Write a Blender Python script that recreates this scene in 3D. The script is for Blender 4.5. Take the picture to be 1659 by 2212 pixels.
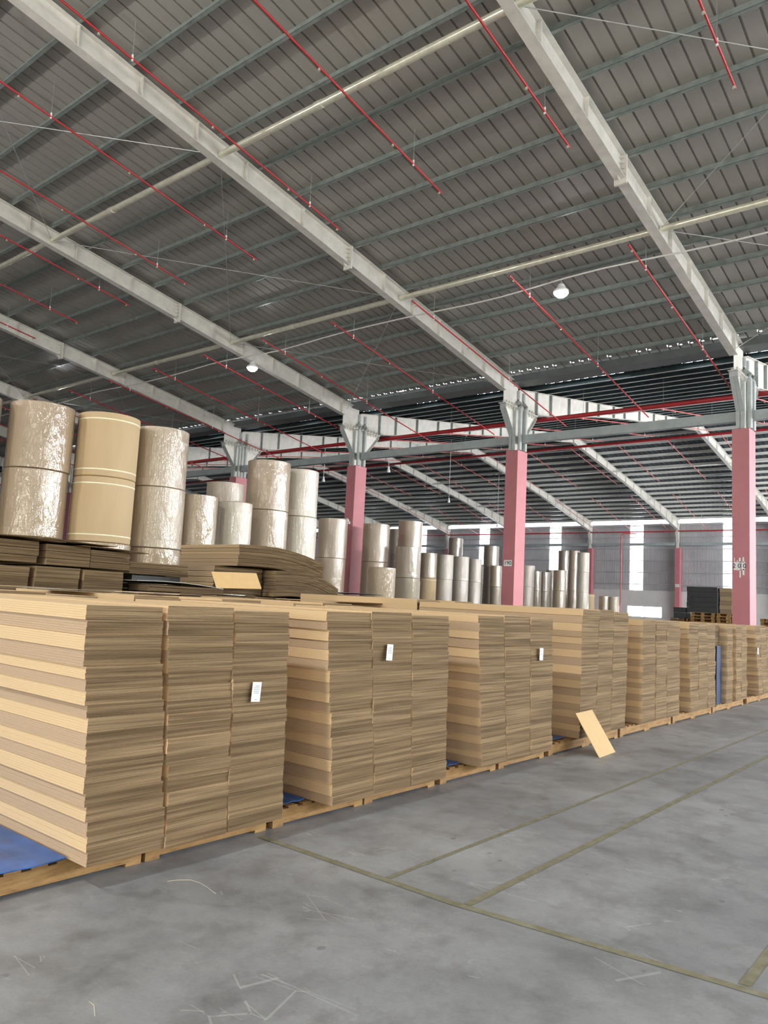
import bpy, bmesh, math, random
from mathutils import Matrix, Vector
for _o in list(bpy.data.objects): bpy.data.objects.remove(_o)
S = bpy.context.scene
COL = S.collection
rnd = random.Random(7)

# ---------------------------------------------------------------- camera
H = 1.6
cam_d = bpy.data.cameras.new('camera'); cam = bpy.data.objects.new('camera', cam_d); COL.objects.link(cam)
cam_d.sensor_fit = 'HORIZONTAL'; cam_d.sensor_width = 36.0; cam_d.lens = 1665.0/1659.0*36.0
cam_d.clip_start = 0.05; cam_d.clip_end = 400
def _n(v): return v.normalized()
_f = 1665.0
_Y = _n(Vector((-1217-829.5, 1194-1106.0, _f))); _X = Vector((2196-829.5, 1368-1106.0, _f)).normalized()
_X = _n(_X - _Y*_X.dot(_Y)); _Z = _X.cross(_Y)
m = Matrix(((_X.x, -_X.y, -_X.z), (_Y.x, -_Y.y, -_Y.z), (_Z.x, -_Z.y, -_Z.z))).to_4x4()
m.translation = Vector((0, 0, H)); cam.matrix_world = m
S.camera = cam

# ---------------------------------------------------------------- world, exposure, lights
S.view_settings.view_transform = 'Standard'; S.view_settings.look = 'None'
S.view_settings.gamma = 1.0; S.view_settings.use_curve_mapping = False
S.view_settings.exposure = 0.2
S.cycles.max_bounces = 8; S.cycles.diffuse_bounces = 5; S.cycles.glossy_bounces = 3; S.cycles.transparent_max_bounces = 8
S.cycles.sample_clamp_indirect = 6.0
W = bpy.data.worlds.new('World'); S.world = W; W.use_nodes = True
nt = W.node_tree; nt.nodes.clear()
def N(nt, t, **k):
    n = nt.nodes.new(t)
    for a, v in k.items():
        if a.startswith('i_'): n.inputs[a[2:].replace('_', ' ')].default_value = v
        elif a.startswith('n_'): n.inputs[int(a[2:])].default_value = v
        else: setattr(n, a, v)
    return n
def LK(nt, a, b): nt.links.new(a, b)
wo = N(nt, 'ShaderNodeOutputWorld'); bg = N(nt, 'ShaderNodeBackground'); bg.inputs[1].default_value = 1.0
tc = N(nt, 'ShaderNodeTexCoord'); sx = N(nt, 'ShaderNodeSeparateXYZ'); LK(nt, tc.outputs['Generated'], sx.inputs[0])
no = N(nt, 'ShaderNodeTexNoise'); no.inputs['Scale'].default_value = 14; no.inputs['Detail'].default_value = 6
LK(nt, tc.outputs['Generated'], no.inputs['Vector'])
ma = N(nt, 'ShaderNodeMath', operation='MULTIPLY_ADD'); ma.inputs[1].default_value = 0.22; LK(nt, no.outputs[0], ma.inputs[0])
mneg = N(nt, 'ShaderNodeMath', operation='SUBTRACT'); LK(nt, ma.outputs[0], mneg.inputs[0]); LK(nt, sx.outputs[2], mneg.inputs[1])
ma.inputs[2].default_value = 0.03
st = N(nt, 'ShaderNodeMath', operation='MULTIPLY', use_clamp=True); st.inputs[1].default_value = 30; LK(nt, mneg.outputs[0], st.inputs[0])
fy = N(nt, 'ShaderNodeMath', operation='MULTIPLY', use_clamp=True); fy.inputs[1].default_value = -12; LK(nt, sx.outputs[1], fy.inputs[0])
tr = N(nt, 'ShaderNodeMath', operation='MULTIPLY'); LK(nt, st.outputs[0], tr.inputs[0]); LK(nt, fy.outputs[0], tr.inputs[1])   # the trees stand only on the open side
cr = N(nt, 'ShaderNodeValToRGB'); cr.color_ramp.elements[0].position = .35; cr.color_ramp.elements[0].color = (.22, .30, .07, 1)
cr.color_ramp.elements[1].position = .65; cr.color_ramp.elements[1].color = (1.7, 1.9, .6, 1); LK(nt, no.outputs[0], cr.inputs[0])
mx = N(nt, 'ShaderNodeMix', data_type='RGBA'); mx.inputs[6].default_value = (4.6, 4.9, 5.3, 1)
LK(nt, tr.outputs[0], mx.inputs[0]); LK(nt, cr.outputs[0], mx.inputs[7])
LK(nt, mx.outputs[2], bg.inputs[0]); LK(nt, bg.outputs[0], wo.inputs[0])

def area(name, loc, rot, sx_, sy_, power, col=(1, 1, 1)):
    l = bpy.data.lights.new(name, 'AREA'); l.shape = 'RECTANGLE'; l.size = sx_; l.size_y = sy_; l.energy = power; l.color = col
    o = bpy.data.objects.new(name, l); COL.objects.link(o); o.location = loc; o.rotation_euler = rot; return o
# daylight through the loading door and the tall window strips of the side wall
for _y, _w, _p in ((2.8, 2.4, 900), (-4.6, 2.0, 330), (-10.0, 2.0, 260)):
    area('door_daylight', (-15.9, _y, 3.2), (0, math.radians(-90), 0), 5.0, _w, _p, (1, .93, .80))
for _i in range(22):
    _x = -14.05 + _i*3.5
    if _x < 5: continue
    area('window_and_fill_light', (_x, -17.3, 7.6), (math.radians(90), 0, 0), .9, 3.6, 400 if _x < 26 else 1600, (.97, .985, 1))
for _y in (-7.3, -13.0):  # added fill strips before the solid left wall, for streaks on the rolls
    area('window_and_fill_light', (-15.9, _y, 8.4), (0, math.radians(-90), 0), 4.0, .8, 130, (1, .97, .9))

# ---------------------------------------------------------------- mesh helpers
class MB:
    def __init__(s): s.v = []; s.f = []; s.m = []
    def quad(s, pts, mi=0):
        i = len(s.v); s.v += [tuple(p) for p in pts]; s.f.append(tuple(range(i, i+len(pts)))); s.m.append(mi)
    def box(s, x0, x1, y0, y1, z0, z1, mi=0):
        i = len(s.v)
        s.v += [(x0,y0,z0),(x1,y0,z0),(x1,y1,z0),(x0,y1,z0),(x0,y0,z1),(x1,y0,z1),(x1,y1,z1),(x0,y1,z1)]
        for f in ((0,3,2,1),(4,5,6,7),(0,1,5,4),(1,2,6,5),(2,3,7,6),(3,0,4,7)):
            s.f.append(tuple(i+k for k in f)); s.m.append(mi)
    def prism_y(s, poly, y0, y1, mi=0):          # poly in (x,z)
        i = len(s.v); n = len(poly)
        s.v += [(x, y0, z) for x, z in poly] + [(x, y1, z) for x, z in poly]
        s.f.append(tuple(i+k for k in range(n))); s.f.append(tuple(i+n+k for k in reversed(range(n)))); s.m += [mi, mi]
        for k in range(n):
            a = (k+1) % n; s.f.append((i+k, i+n+k, i+n+a, i+a)); s.m.append(mi)
    def tube(s, pts, r, seg=10, mi=0, cap=True):
        pts = [Vector(p) for p in pts]; rings = []
        for j, p in enumerate(pts):
            d = (pts[min(j+1, len(pts)-1)] - pts[max(j-1, 0)]).normalized()
            u = d.cross(Vector((0, 0, 1)) if abs(d.z) < .9 else Vector((0, 1, 0))).normalized(); w = d.cross(u)
            rr = r[j] if isinstance(r, (list, tuple)) else r
            i = len(s.v); rings.append(i)
            for k in range(seg):
                a = 2*math.pi*k/seg; s.v.append(tuple(p + u*math.cos(a)*rr + w*math.sin(a)*rr))
        for a, b in zip(rings, rings[1:]):
            for k in range(seg):
                l = (k+1) % seg; s.f.append((a+k, a+l, b+l, b+k)); s.m.append(mi)
        if cap:
            s.f.append(tuple(rings[0]+k for k in reversed(range(seg)))); s.f.append(tuple(rings[-1]+k for k in range(seg))); s.m += [mi, mi]
    def lathe(s, prof, seg=40, mi=0, c=(0, 0)):
        i = len(s.v)
        for r, z in prof:
            for k in range(seg):
                a = 2*math.pi*k/seg; s.v.append((c[0]+r*math.cos(a), c[1]+r*math.sin(a), z))
        for j in range(len(prof)-1):
            for k in range(seg):
                l = (k+1) % seg; a = i+j*seg; b = a+seg
                s.f.append((a+k, a+l, b+l, b+k)); s.m.append(mi)
    def mesh(s, name, mats, smooth=False):
        me = bpy.data.meshes.new(name); me.from_pydata(s.v, [], s.f)
        for mt in (mats if isinstance(mats, (list, tuple)) else [mats]): me.materials.append(mt)
        if any(s.m): me.polygons.foreach_set('material_index', s.m)
        if smooth:
            me.polygons.foreach_set('use_smooth', [True]*len(s.f))
            me.set_sharp_from_angle(angle=math.radians(40))
        me.update(); return me
    def build(s, name, mats, parent=None, smooth=False, loc=None):
        return link(name, s.mesh(name, mats, smooth), parent, loc)
def link(name, me, parent=None, loc=None):
    o = bpy.data.objects.new(name, me); COL.objects.link(o)
    if parent: o.parent = parent
    if loc: o.location = loc
    return o
def tag(o, label=None, cat=None, group=None, kind=None):
    if label: o['label'] = label
    if cat: o['category'] = cat
    if group: o['group'] = group
    if kind: o['kind'] = kind
    return o
def thing(name, label, cat, loc=(0, 0, 0), group=None, rz=0):
    o = bpy.data.objects.new(name, None); COL.objects.link(o); o.location = loc; o.rotation_euler = (0, 0, rz)
    o.empty_display_size = .1
    return tag(o, label, cat, group)
def dup(root, loc, label=None, group=None, rz=None):
    r = root.copy(); COL.objects.link(r); r.location = loc
    if rz is not None: r.rotation_euler = (0, 0, rz)
    if label: r['label'] = label
    if group: r['group'] = group
    for ch in list(root.children):
        c = ch.copy(); COL.objects.link(c); c.parent = r
        for g in ch.children:
            d = g.copy(); COL.objects.link(d); d.parent = c
    return r
ORD = ['first','second','third','fourth','fifth','sixth','seventh','eighth','ninth','tenth','eleventh','twelfth','thirteenth','fourteenth','fifteenth','sixteenth','seventeenth','eighteenth','nineteenth','twentieth','twenty-first','twenty-second','twenty-third','twenty-fourth']

# ---------------------------------------------------------------- materials
def mat(name):
    mt = bpy.data.materials.new(name); mt.use_nodes = True; t = mt.node_tree; b = t.nodes['Principled BSDF']; return mt, t, b
def noise(t, vec, scale, detail=3, rough=.6, mapscale=None):
    n = N(t, 'ShaderNodeTexNoise'); n.inputs['Scale'].default_value = scale; n.inputs['Detail'].default_value = detail; n.inputs['Roughness'].default_value = rough
    if mapscale:
        mp = N(t, 'ShaderNodeMapping'); mp.inputs['Scale'].default_value = mapscale; LK(t, vec, mp.inputs[0]); vec = mp.outputs[0]
    LK(t, vec, n.inputs['Vector']); return n.outputs[0]
def ramp(t, fac, stops):
    r = N(t, 'ShaderNodeValToRGB'); e = r.color_ramp.elements
    e[0].position, e[0].color = stops[0][0], (*stops[0][1], 1); e[1].position, e[1].color = stops[-1][0], (*stops[-1][1], 1)
    for p, c in stops[1:-1]:
        x = e.new(p); x.color = (*c, 1)
    LK(t, fac, r.inputs[0]); return r.outputs[0]
def mixc(t, fac, a, b, mode='MIX'):
    x = N(t, 'ShaderNodeMix', data_type='RGBA', blend_type=mode)
    for i, v in ((0, fac), (6, a), (7, b)):
        if isinstance(v, (int, float)): x.inputs[i].default_value = v
        elif isinstance(v, tuple): x.inputs[i].default_value = (*v, 1)
        else: LK(t, v, x.inputs[i])
    return x.outputs[2]
def M_(t, op, a, b=None, clamp=False):
    x = N(t, 'ShaderNodeMath', operation=op, use_clamp=clamp)
    for i, v in ((0, a), (1, b)):
        if v is None: continue
        if isinstance(v, (int, float)): x.inputs[i].default_value = v
        else: LK(t, v, x.inputs[i])
    return x.outputs[0]
def bump(t, b, h, s=.3, d=.01):
    x = N(t, 'ShaderNodeBump'); x.inputs['Strength'].default_value = s; x.inputs['Distance'].default_value = d
    LK(t, h, x.inputs['Height']); LK(t, x.outputs[0], b.inputs['Normal'])
def paint(name, c, rough=.5, metal=0., var=.12, scale=3., spec=.5):
    mt, t, b = mat(name); g = N(t, 'ShaderNodeTexCoord')
    n = noise(t, g.outputs['Object'], scale, 4)
    lo = tuple(v*(1-var) for v in c); hi = tuple(min(1, v*(1+var)) for v in c)
    LK(t, ramp(t, n, [(.3, lo), (.7, hi)]), b.inputs['Base Color'])
    b.inputs['Roughness'].default_value = rough; b.inputs['Metallic'].default_value = metal; b.inputs['Specular IOR Level'].default_value = spec
    return mt
m_rafter = paint('grey_rafter_paint', (.68, .655, .61), .45)
m_column = paint('grey_column_paint', (.42, .45, .45), .4)
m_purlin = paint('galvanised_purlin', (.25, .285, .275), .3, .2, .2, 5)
m_purl_far = paint('lit_galvanised_purlin', (.84, .85, .82), .35, 0, .06, 5)  # galvanised copy made paler; bright window reflections are put into its colour
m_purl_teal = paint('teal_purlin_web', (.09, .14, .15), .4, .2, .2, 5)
m_tube = paint('galvanised_tube', (.80, .79, .66), .25, .5, .12, 6)
m_red = paint('red_pipe_paint', (.42, .025, .03), .35)
m_redfar = paint('paler_red_pipe_paint', (.50, .10, .10), .35)  # paler red for the far branch pipes
m_pink = paint('pink_column_paint', (.50, .18, .205), .5, 0, .06, 2)
m_beam = paint('grey_strut_paint', (.34, .38, .39), .4)
m_dark = paint('dark_gutter_metal', (.10, .11, .11), .5)
m_white = paint('white_plastic', (.8, .8, .8), .4, 0, .03)
m_wire = paint('steel_wire', (.55, .55, .55), .35, .6)
m_cable = paint('pale_cable_sheath', (.7, .7, .68), .5)
m_masonry = paint('plastered_wall', (.62, .61, .61), .85, 0, .05, 1)
m_blue = paint('blue_plastic_sheet', (.025, .11, .36), .3, 0, .35, 6)
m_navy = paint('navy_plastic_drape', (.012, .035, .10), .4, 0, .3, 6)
m_black = paint('black_coated_board', (.035, .037, .04), .6, 0, .2, 5)
m_print = paint('dark_print', (.05, .07, .10), .6)
m_fade = paint('grey_print', (.35, .37, .40), .7)
m_tag = paint('white_paper', (.85, .85, .85), .7, 0, .02)
m_strap = paint('cream_strap', (.85, .83, .62), .5)
m_tan = paint('tan_kraft_board', (.62, .42, .20), .75, 0, .05, 8)
m_pale = paint('pale_grey_board', (.50, .52, .50), .6, 0, .06, 5)
m_straw = paint('pale_straw', (.6, .55, .4), .7)
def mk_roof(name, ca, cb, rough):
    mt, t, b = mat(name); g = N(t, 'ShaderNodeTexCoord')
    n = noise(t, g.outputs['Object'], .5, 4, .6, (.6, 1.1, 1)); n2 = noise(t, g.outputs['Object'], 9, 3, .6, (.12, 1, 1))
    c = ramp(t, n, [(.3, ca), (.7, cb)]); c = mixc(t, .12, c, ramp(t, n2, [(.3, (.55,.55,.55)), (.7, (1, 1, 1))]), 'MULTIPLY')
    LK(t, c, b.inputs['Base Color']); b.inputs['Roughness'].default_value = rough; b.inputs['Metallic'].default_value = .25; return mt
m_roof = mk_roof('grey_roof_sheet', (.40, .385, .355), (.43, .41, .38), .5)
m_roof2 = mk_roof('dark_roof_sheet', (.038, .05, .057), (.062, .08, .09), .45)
mt, t, b = mat('corrugated_wall_sheet'); m_wall = mt
g = N(t, 'ShaderNodeTexCoord'); LK(t, ramp(t, noise(t, g.outputs['Object'], .8, 4), [(.3, (.44, .43, .45)), (.7, (.53, .52, .54))]), b.inputs['Base Color']); b.inputs['Roughness'].default_value = .45; b.inputs['Metallic'].default_value = .3
def emis(name, c, s):
    mt, t, b = mat(name); b.inputs['Base Color'].default_value = (.8, .8, .8, 1); b.inputs['Emission Color'].default_value = (*c, 1); b.inputs['Emission Strength'].default_value = s; return mt
m_strip = emis('translucent_daylight_panel', (.93, .97, 1), 9.0)
m_lampglow = emis('lit_lamp_glass', (.95, .98, 1), 160.0)
# floor
mt, t, b = mat('worn_concrete'); m_floor = mt; g = N(t, 'ShaderNodeTexCoord'); P = g.outputs['Object']
n1 = noise(t, P, .5, 6, .65); n2 = noise(t, P, 3.5, 6, .7); n3 = noise(t, P, 60, 3, .6)
c = ramp(t, n1, [(.3, (.22, .228, .242)), (.68, (.40, .41, .425))])
c = mixc(t, .75, c, ramp(t, n2, [(.30, (.55, .55, .55)), (.52, (1, 1, 1)), (.75, (1.05, 1.05, 1.05))]), 'MULTIPLY')
c = mixc(t, .35, c, ramp(t, n3, [(.3, (.7, .7, .7)), (.7, (1, 1, 1))]), 'MULTIPLY')
c = mixc(t, .6, c, ramp(t, noise(t, P, 1.3, 7, .75, (1, .6, 1)), [(.36, (.62, .62, .63)), (.55, (1, 1, 1))]), 'MULTIPLY')
# darker polished slab patches next to the stacks, dark spots, pale scratches
vo = N(t, 'ShaderNodeTexVoronoi'); vo.inputs['Scale'].default_value = 3.0; mp = N(t, 'ShaderNodeMapping'); mp.inputs['Scale'].default_value = (1, 1.3, 1); LK(t, P, mp.inputs[0]); LK(t, mp.outputs[0], vo.inputs['Vector'])
spot = M_(t, 'LESS_THAN', M_(t, 'ADD', vo.outputs['Distance'], M_(t, 'MULTIPLY', n2, .10)), .125)
c = mixc(t, M_(t, 'MULTIPLY', spot, .45), c, (.10, .10, .11))
for ang, sc, th in ((.5, 2.2, .012), (-.8, 1.7, .010), (1.9, 2.9, .010)):
    mp = N(t, 'ShaderNodeMapping'); mp.inputs['Rotation'].default_value = (0, 0, ang); mp.inputs['Scale'].default_value = (sc, sc*.25, 1); LK(t, P, mp.inputs[0])
    v = N(t, 'ShaderNodeTexVoronoi', feature='DISTANCE_TO_EDGE'); v.inputs['Scale'].default_value = 1.3; LK(t, mp.outputs[0], v.inputs['Vector'])
    s_ = M_(t, 'MULTIPLY', M_(t, 'LESS_THAN', v.outputs['Distance'], th*.5), M_(t, 'GREATER_THAN', noise(t, P, 2.3, 2), .60))
    c = mixc(t, M_(t, 'MULTIPLY', s_, .28), c, (.55, .56, .56))
LK(t, c, b.inputs['Base Color']); LK(t, ramp(t, n2, [(.3, (.38,)*3), (.7, (.62,)*3)]), b.inputs['Roughness']); bump(t, b, n2, .12, .01)
# faded floor line
mt, t, b = mat('worn_yellow_line'); m_line = mt; g = N(t, 'ShaderNodeTexCoord')
c = ramp(t, noise(t, g.outputs['Object'], 9, 5, .7), [(.35, (.17, .155, .085)), (.65, (.27, .26, .19))]); LK(t, c, b.inputs['Base Color']); b.inputs['Roughness'].default_value = .7
# corrugated cardboard: cut edge lines on one pair of sides, smooth board edges on the other
def mk_board(name, f=1.0):
    mt, t, b = mat(name); g = N(t, 'ShaderNodeTexCoord'); oi = N(t, 'ShaderNodeObjectInfo')
    tone = N(t, 'ShaderNodeSeparateColor'); LK(t, oi.outputs['Color'], tone.inputs[0]); tone = tone.outputs[0]
    off = N(t, 'ShaderNodeVectorMath', operation='SCALE'); cx = N(t, 'ShaderNodeCombineXYZ'); LK(t, oi.outputs['Random'], cx.inputs[0]); LK(t, oi.outputs['Random'], cx.inputs[2])
    LK(t, cx.outputs[0], off.inputs[0]); off.inputs['Scale'].default_value = 37.
    ad = N(t, 'ShaderNodeVectorMath', operation='ADD'); LK(t, g.outputs['Object'], ad.inputs[0]); LK(t, off.outputs[0], ad.inputs[1]); P = ad.outputs[0]
    ln = noise(t, P, 1.0, 2, .7, (1.2, 1.2, 190)); wide = noise(t, P, 1.0, 1, .5, (.8, .8, 42)); fine = noise(t, P, 260, 2, .6)
    e = ramp(t, ln, [(.28, (.145*f, .096*f, .052*f)), (.5, (.245*f, .172*f, .098*f)), (.72, (.34*f, .25*f, .15*f))])
    e = mixc(t, .9, e, ramp(t, wide, [(.36, (.58, .54, .49)), (.60, (1.12, 1.10, 1.07))]), 'MULTIPLY')
    e = mixc(t, .45, e, ramp(t, fine, [(.3, (.62, .62, .62)), (.7, (1.15, 1.15, 1.15))]), 'MULTIPLY')
    e = mixc(t, .8, e, mixc(t, tone, (.83, .80, .76), (1.1, 1.1, 1.1)), 'MULTIPLY')
    lf = mixc(t, tone, (.47*f, .345*f, .235*f), (.68*f, .50*f, .30*f))
    lf = mixc(t, .3, lf, ramp(t, noise(t, P, 90, 3, .7), [(.3, (.75,)*3), (.7, (1.05,)*3)]), 'MULTIPLY')
    sn = N(t, 'ShaderNodeSeparateXYZ'); LK(t, g.outputs['Normal'], sn.inputs[0])
    isy = M_(t, 'GREATER_THAN', M_(t, 'ABSOLUTE', sn.outputs[1]), .6)
    c = mixc(t, isy, lf, e); LK(t, c, b.inputs['Base Color']); b.inputs['Roughness'].default_value = .85; b.inputs['Specular IOR Level'].default_value = .25
    bump(t, b, ln, .25, .004); return mt
m_board = mk_board('corrugated_board'); m_board_dk = mk_board('brown_corrugated_board', .62)
# timber
mt, t, b = mat('rough_pallet_timber'); m_wood = mt; g = N(t, 'ShaderNodeTexCoord'); P = g.outputs['Object']
c = ramp(t, noise(t, P, 4, 5, .65, (1, 1, 6)), [(.3, (.17, .085, .03)), (.5, (.34, .195, .07)), (.75, (.46, .29, .12))])
c = mixc(t, .5, c, ramp(t, noise(t, P, 1.0, 3, .6, (2.5, 2.5, 60)), [(.3, (.6, .6, .6)), (.6, (1, 1, 1))]), 'MULTIPLY'); LK(t, c, b.inputs['Base Color']); b.inputs['Roughness'].default_value = .8
# paper rolls
def mk_paper(name, ca, cb, rough, wrap):
    mt, t, b = mat(name); g = N(t, 'ShaderNodeTexCoord'); oi = N(t, 'ShaderNodeObjectInfo')
    cx = N(t, 'ShaderNodeCombineXYZ'); LK(t, M_(t, 'MULTIPLY', oi.outputs['Random'], 60.), cx.inputs[2])
    ad = N(t, 'ShaderNodeVectorMath', operation='ADD'); LK(t, g.outputs['Object'], ad.inputs[0]); LK(t, cx.outputs[0], ad.inputs[1]); P = ad.outputs[0]
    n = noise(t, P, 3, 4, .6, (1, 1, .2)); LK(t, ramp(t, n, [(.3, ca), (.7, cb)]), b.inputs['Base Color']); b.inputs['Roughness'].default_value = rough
    if wrap:
        b.inputs['Coat Weight'].default_value = 1.0; b.inputs['Coat Roughness'].default_value = .035; b.inputs['Coat IOR'].default_value = 1.75
        h = noise(t, P, 9, 4, .62, (1.2, 1.2, .35)); h2 = noise(t, P, 1, 3, .6, (34, 34, .5))
        hh = M_(t, 'ADD', h, M_(t, 'MULTIPLY', h2, .22))
        x = N(t, 'ShaderNodeBump'); x.inputs['Strength'].default_value = wrap; x.inputs['Distance'].default_value = .05; LK(t, hh, x.inputs['Height']); LK(t, x.outputs[0], b.inputs['Coat Normal'])
    else: bump(t, b, noise(t, P, 120, 2), .05, .002)
    return mt
m_kraft = mk_paper('kraft_paper', (.50, .37, .22), (.56, .42, .26), .8, 0)
m_wrap = [mk_paper('stretch_wrapped_paper', (.31, .23, .155), (.37, .28, .19), .6, .5),
          mk_paper('loosely_wrapped_paper', (.36, .29, .215), (.44, .36, .27), .6, .8),
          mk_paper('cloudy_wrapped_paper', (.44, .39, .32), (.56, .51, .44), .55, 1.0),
          mk_paper('brown_wrapped_paper', (.24, .19, .14), (.30, .24, .18), .6, .3)]
m_grass = paint('short_grass', (.16, .19, .08), .9, 0, .3, 2)
m_core = paint('cardboard_core', (.30, .22, .14), .8)

# ---------------------------------------------------------------- the setting
def rz1(x): return 14.14 - .157*x                 # underside of the near roof sheets
VX = 25.16                                         # valley line (column row)
Z2 = 10.02                                         # underside of the far roof sheets at the valley
RX = 46.5; WX = 67.9
def rz2(x): return Z2 + .157*(x-VX) if x < RX else Z2 + .157*(RX-VX) - .157*(x-RX)
Y0, Y1 = -18.0, 70.0
FR = [6.37 + 7.99*k for k in range(-2, 8)]

mb = MB(); mb.box(-17, WX+.3, Y0, Y1, -.2, 0)
floor = tag(mb.build('floor', m_floor), kind='structure', label='worn grey concrete warehouse floor')
def line(poly): mb = MB(); mb.quad(poly); return mb
mb = MB()
def fl(a, b_, c_, d_, z=.002): mb.quad([(*a, z), (*b_, z), (*c_, z), (*d_, z)])
fl((3.66, 3.95), (3.655, 2.40), (3.71, 2.40), (3.715, 3.95)); fl((3.655, 2.40), (3.84, .43), (3.895, .43), (3.71, 2.40)); fl((3.84, .43), (4.0, -1.5), (4.055, -1.5), (3.895, .43))
fl((3.72, 2.315), (40, 2.315), (40, 2.365), (3.72, 2.365)); fl((3.72, 2.865), (40, 2.865), (40, 2.90), (3.72, 2.90)); fl((3.86, .955), (12, .955), (12, 1.005), (3.86, 1.005))
mb.build('painted_line', m_line, floor)['label'] = 'faded olive yellow painted lines on the floor'

def ribbed(xs, zf, y0, y1, name, mt, holes=None):
    mb = MB(); y = y0; k = 0
    while y < y1:
        prof = [(0, 0), (.20, 0), (.292, 0), (.296, .055), (.336, .055), (.34, 0)]
        for (a, h1), (b_, h2) in zip(prof, prof[1:]):
            for xa, xb in zip(xs, xs[1:]):
                if holes and holes(k, a, xa): continue
                mb.quad([(xa, y+a, zf(xa)+h1), (xb, y+a, zf(xb)+h1), (xb, y+b_, zf(xb)+h2), (xa, y+b_, zf(xa)+h2)])
        y += .34; k += 1
    return mb.build(name, mt)
gaps = {k: rnd.random() for k in range(400)}
def holes1(k, a, xa): return abs(xa-24.44) < .01 and (a > .1 and gaps[k] > .15 or gaps[k] > .93)
def holes2(k, a, xa): return abs(xa-25.9) < .01 and gaps[((k//3)*7) % 397] > .5
ceil = tag(ribbed([3.9, 24.44, 24.50, 24.9], rz1, Y0, Y1, 'ceiling', m_roof, holes1), kind='structure', label='grey ribbed metal roof sheets of the near bay')
mb_ = ribbed([3.9, -17.0], lambda x: rz1(7.8-x), Y0, Y1, 'ceiling', m_roof); tag(mb_, kind='structure', label='grey ribbed metal roof sheets behind the ridge')
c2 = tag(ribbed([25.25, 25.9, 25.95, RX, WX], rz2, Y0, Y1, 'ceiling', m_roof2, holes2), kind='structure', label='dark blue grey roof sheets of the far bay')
# valley gutter
mb = MB(); mb.prism_y([(24.64, 10.0), (24.64, 10.22), (24.62, 10.22), (24.62, 9.96), (25.34, 9.96), (25.34, 10.04), (25.32, 10.04), (25.32, 9.98), (24.64, 9.98)], Y0, Y1)
tag(mb.build('trim_valley', m_dark), kind='structure', label='dark sheet metal valley gutter over the column row')
mb = MB(); mb.box(3.5, 4.3, Y0, Y1, 13.72, 13.76); tag(mb.build('trim_ridge', m_roof), kind='structure')
# far wall
strips = [FR[k] + 3.85 for k in range(len(FR)-1)]
mb = MB()
yy = Y0; wz0, wz1 = 3.68, 9.62
cuts = []
for s in strips: cuts.append((s-.58, s+.58))
def clipseg(a, b_):
    return any(a >= c0-.001 and b_ <= c1+.001 for c0, c1 in cuts)
ys = [Y0]
for c0, c1 in cuts:
    a = ys[-1]; n = max(1, round((c0-a)/.095)); ys += [a+(c0-a)*(i+1)/n for i in range(n)]; ys.append(c1)
a = ys[-1]; n = round((Y1-a)/.095); ys += [a+(Y1-a)*(i+1)/n for i in range(n)]
for i, (a, b_) in enumerate(zip(ys, ys[1:])):
    if clipseg(a, b_): continue
    w = (b_-a); o1 = .03
    for p, q, h1, h2 in ((0, .3, 0, 0), (.3, .5, 0, o1), (.5, .8, o1, o1), (.8, 1, o1, 0)):
        mb.quad([(WX-h1, a+w*p, wz0), (WX-h1, a+w*p, wz1), (WX-h2, a+w*q, wz1), (WX-h2, a+w*q, wz0)])
wall = tag(mb.build('wall_right', m_wall), kind='structure', label='grey corrugated metal far wall')
mb = MB(); win = [(FR[3+1]+0, 0)]
WN = (23.9, 26.95, 1.33, 2.32)
mb.box(WX-.1, WX+.15, Y0, WN[0], 0, 3.7); mb.box(WX-.1, WX+.15, WN[1], Y1, 0, 3.7)
mb.box(WX-.1, WX+.15, WN[0], WN[1], 0, WN[2]); mb.box(WX-.1, WX+.15, WN[0], WN[1], WN[3], 3.7)
mb.build('masonry_base', m_masonry, wall)['label'] = 'white plastered lower part of the wall'
for i in range(6):
    z = 4.25 + i*1.04; g_ = MB(); g_.box(WX-.17, WX-.05, Y0, Y1, z-.035, z+.035)
    g_.build('girt', m_wall, wall)
for i, s in enumerate(strips):
    mb = MB(); mb.box(WX-.01, WX+.02, s-.58, s+.58, wz0, wz1+.05)
    w = tag(mb.build('window_%d' % (i+1), m_strip), kind='structure', label='tall bright translucent wall panel')
mb = MB()
for a, b_ in ((WN[0], 25.38), (25.44, WN[1])): mb.box(WX, WX+.03, a, b_, WN[2], WN[3])
w = tag(mb.build('window_%d' % (len(strips)+1), m_strip), kind='structure', label='low wide window in the white plastered wall')
mb = MB(); mb.box(WX-.06, WX+.03, 25.38, 25.44, WN[2], WN[3])
for z in (WN[2], WN[3]-.05): mb.box(WX-.06, WX+.04, WN[0], WN[1], z, z+.05)
mb.build('window_frame', m_white, w)
# other walls of the hall (with the openings the daylight comes through)
mb = MB(); mb.box(-17, WX, Y1, Y1+.2, 0, 13.5); tag(mb.build('wall_back', m_wall), kind='structure')
mb = MB()
mb.box(-17, 64, Y0-.2, Y0, 9.6, 13.5)
mb.box(-17, 64, Y0-.2, Y0, 0, .9)
x = -17.0
while x < 62:                                   # tall narrow strips; low wide openings further along
    low = x > 7
    mb.box(x, x+2.4, Y0-.2, Y0, 5.6 if low else .9, 9.6)
    if low: mb.box(x, x+.5, Y0-.2, Y0, .9, 5.6)
    x += 3.5
mb.box(62, WX, Y0-.2, Y0, 0, 13.5)
tag(mb.build('wall_front', m_wall), kind='structure')
mb = MB(); mb.box(-17.2, -17, Y0, -4.5, 0, 11.2); mb.box(-17.2, -17, 6.5, Y1, 0, 11.2); mb.box(-17.2, -17, -4.5, 6.5, 5.6, 11.2)
tag(mb.build('wall_left', m_wall), kind='structure')
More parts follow.
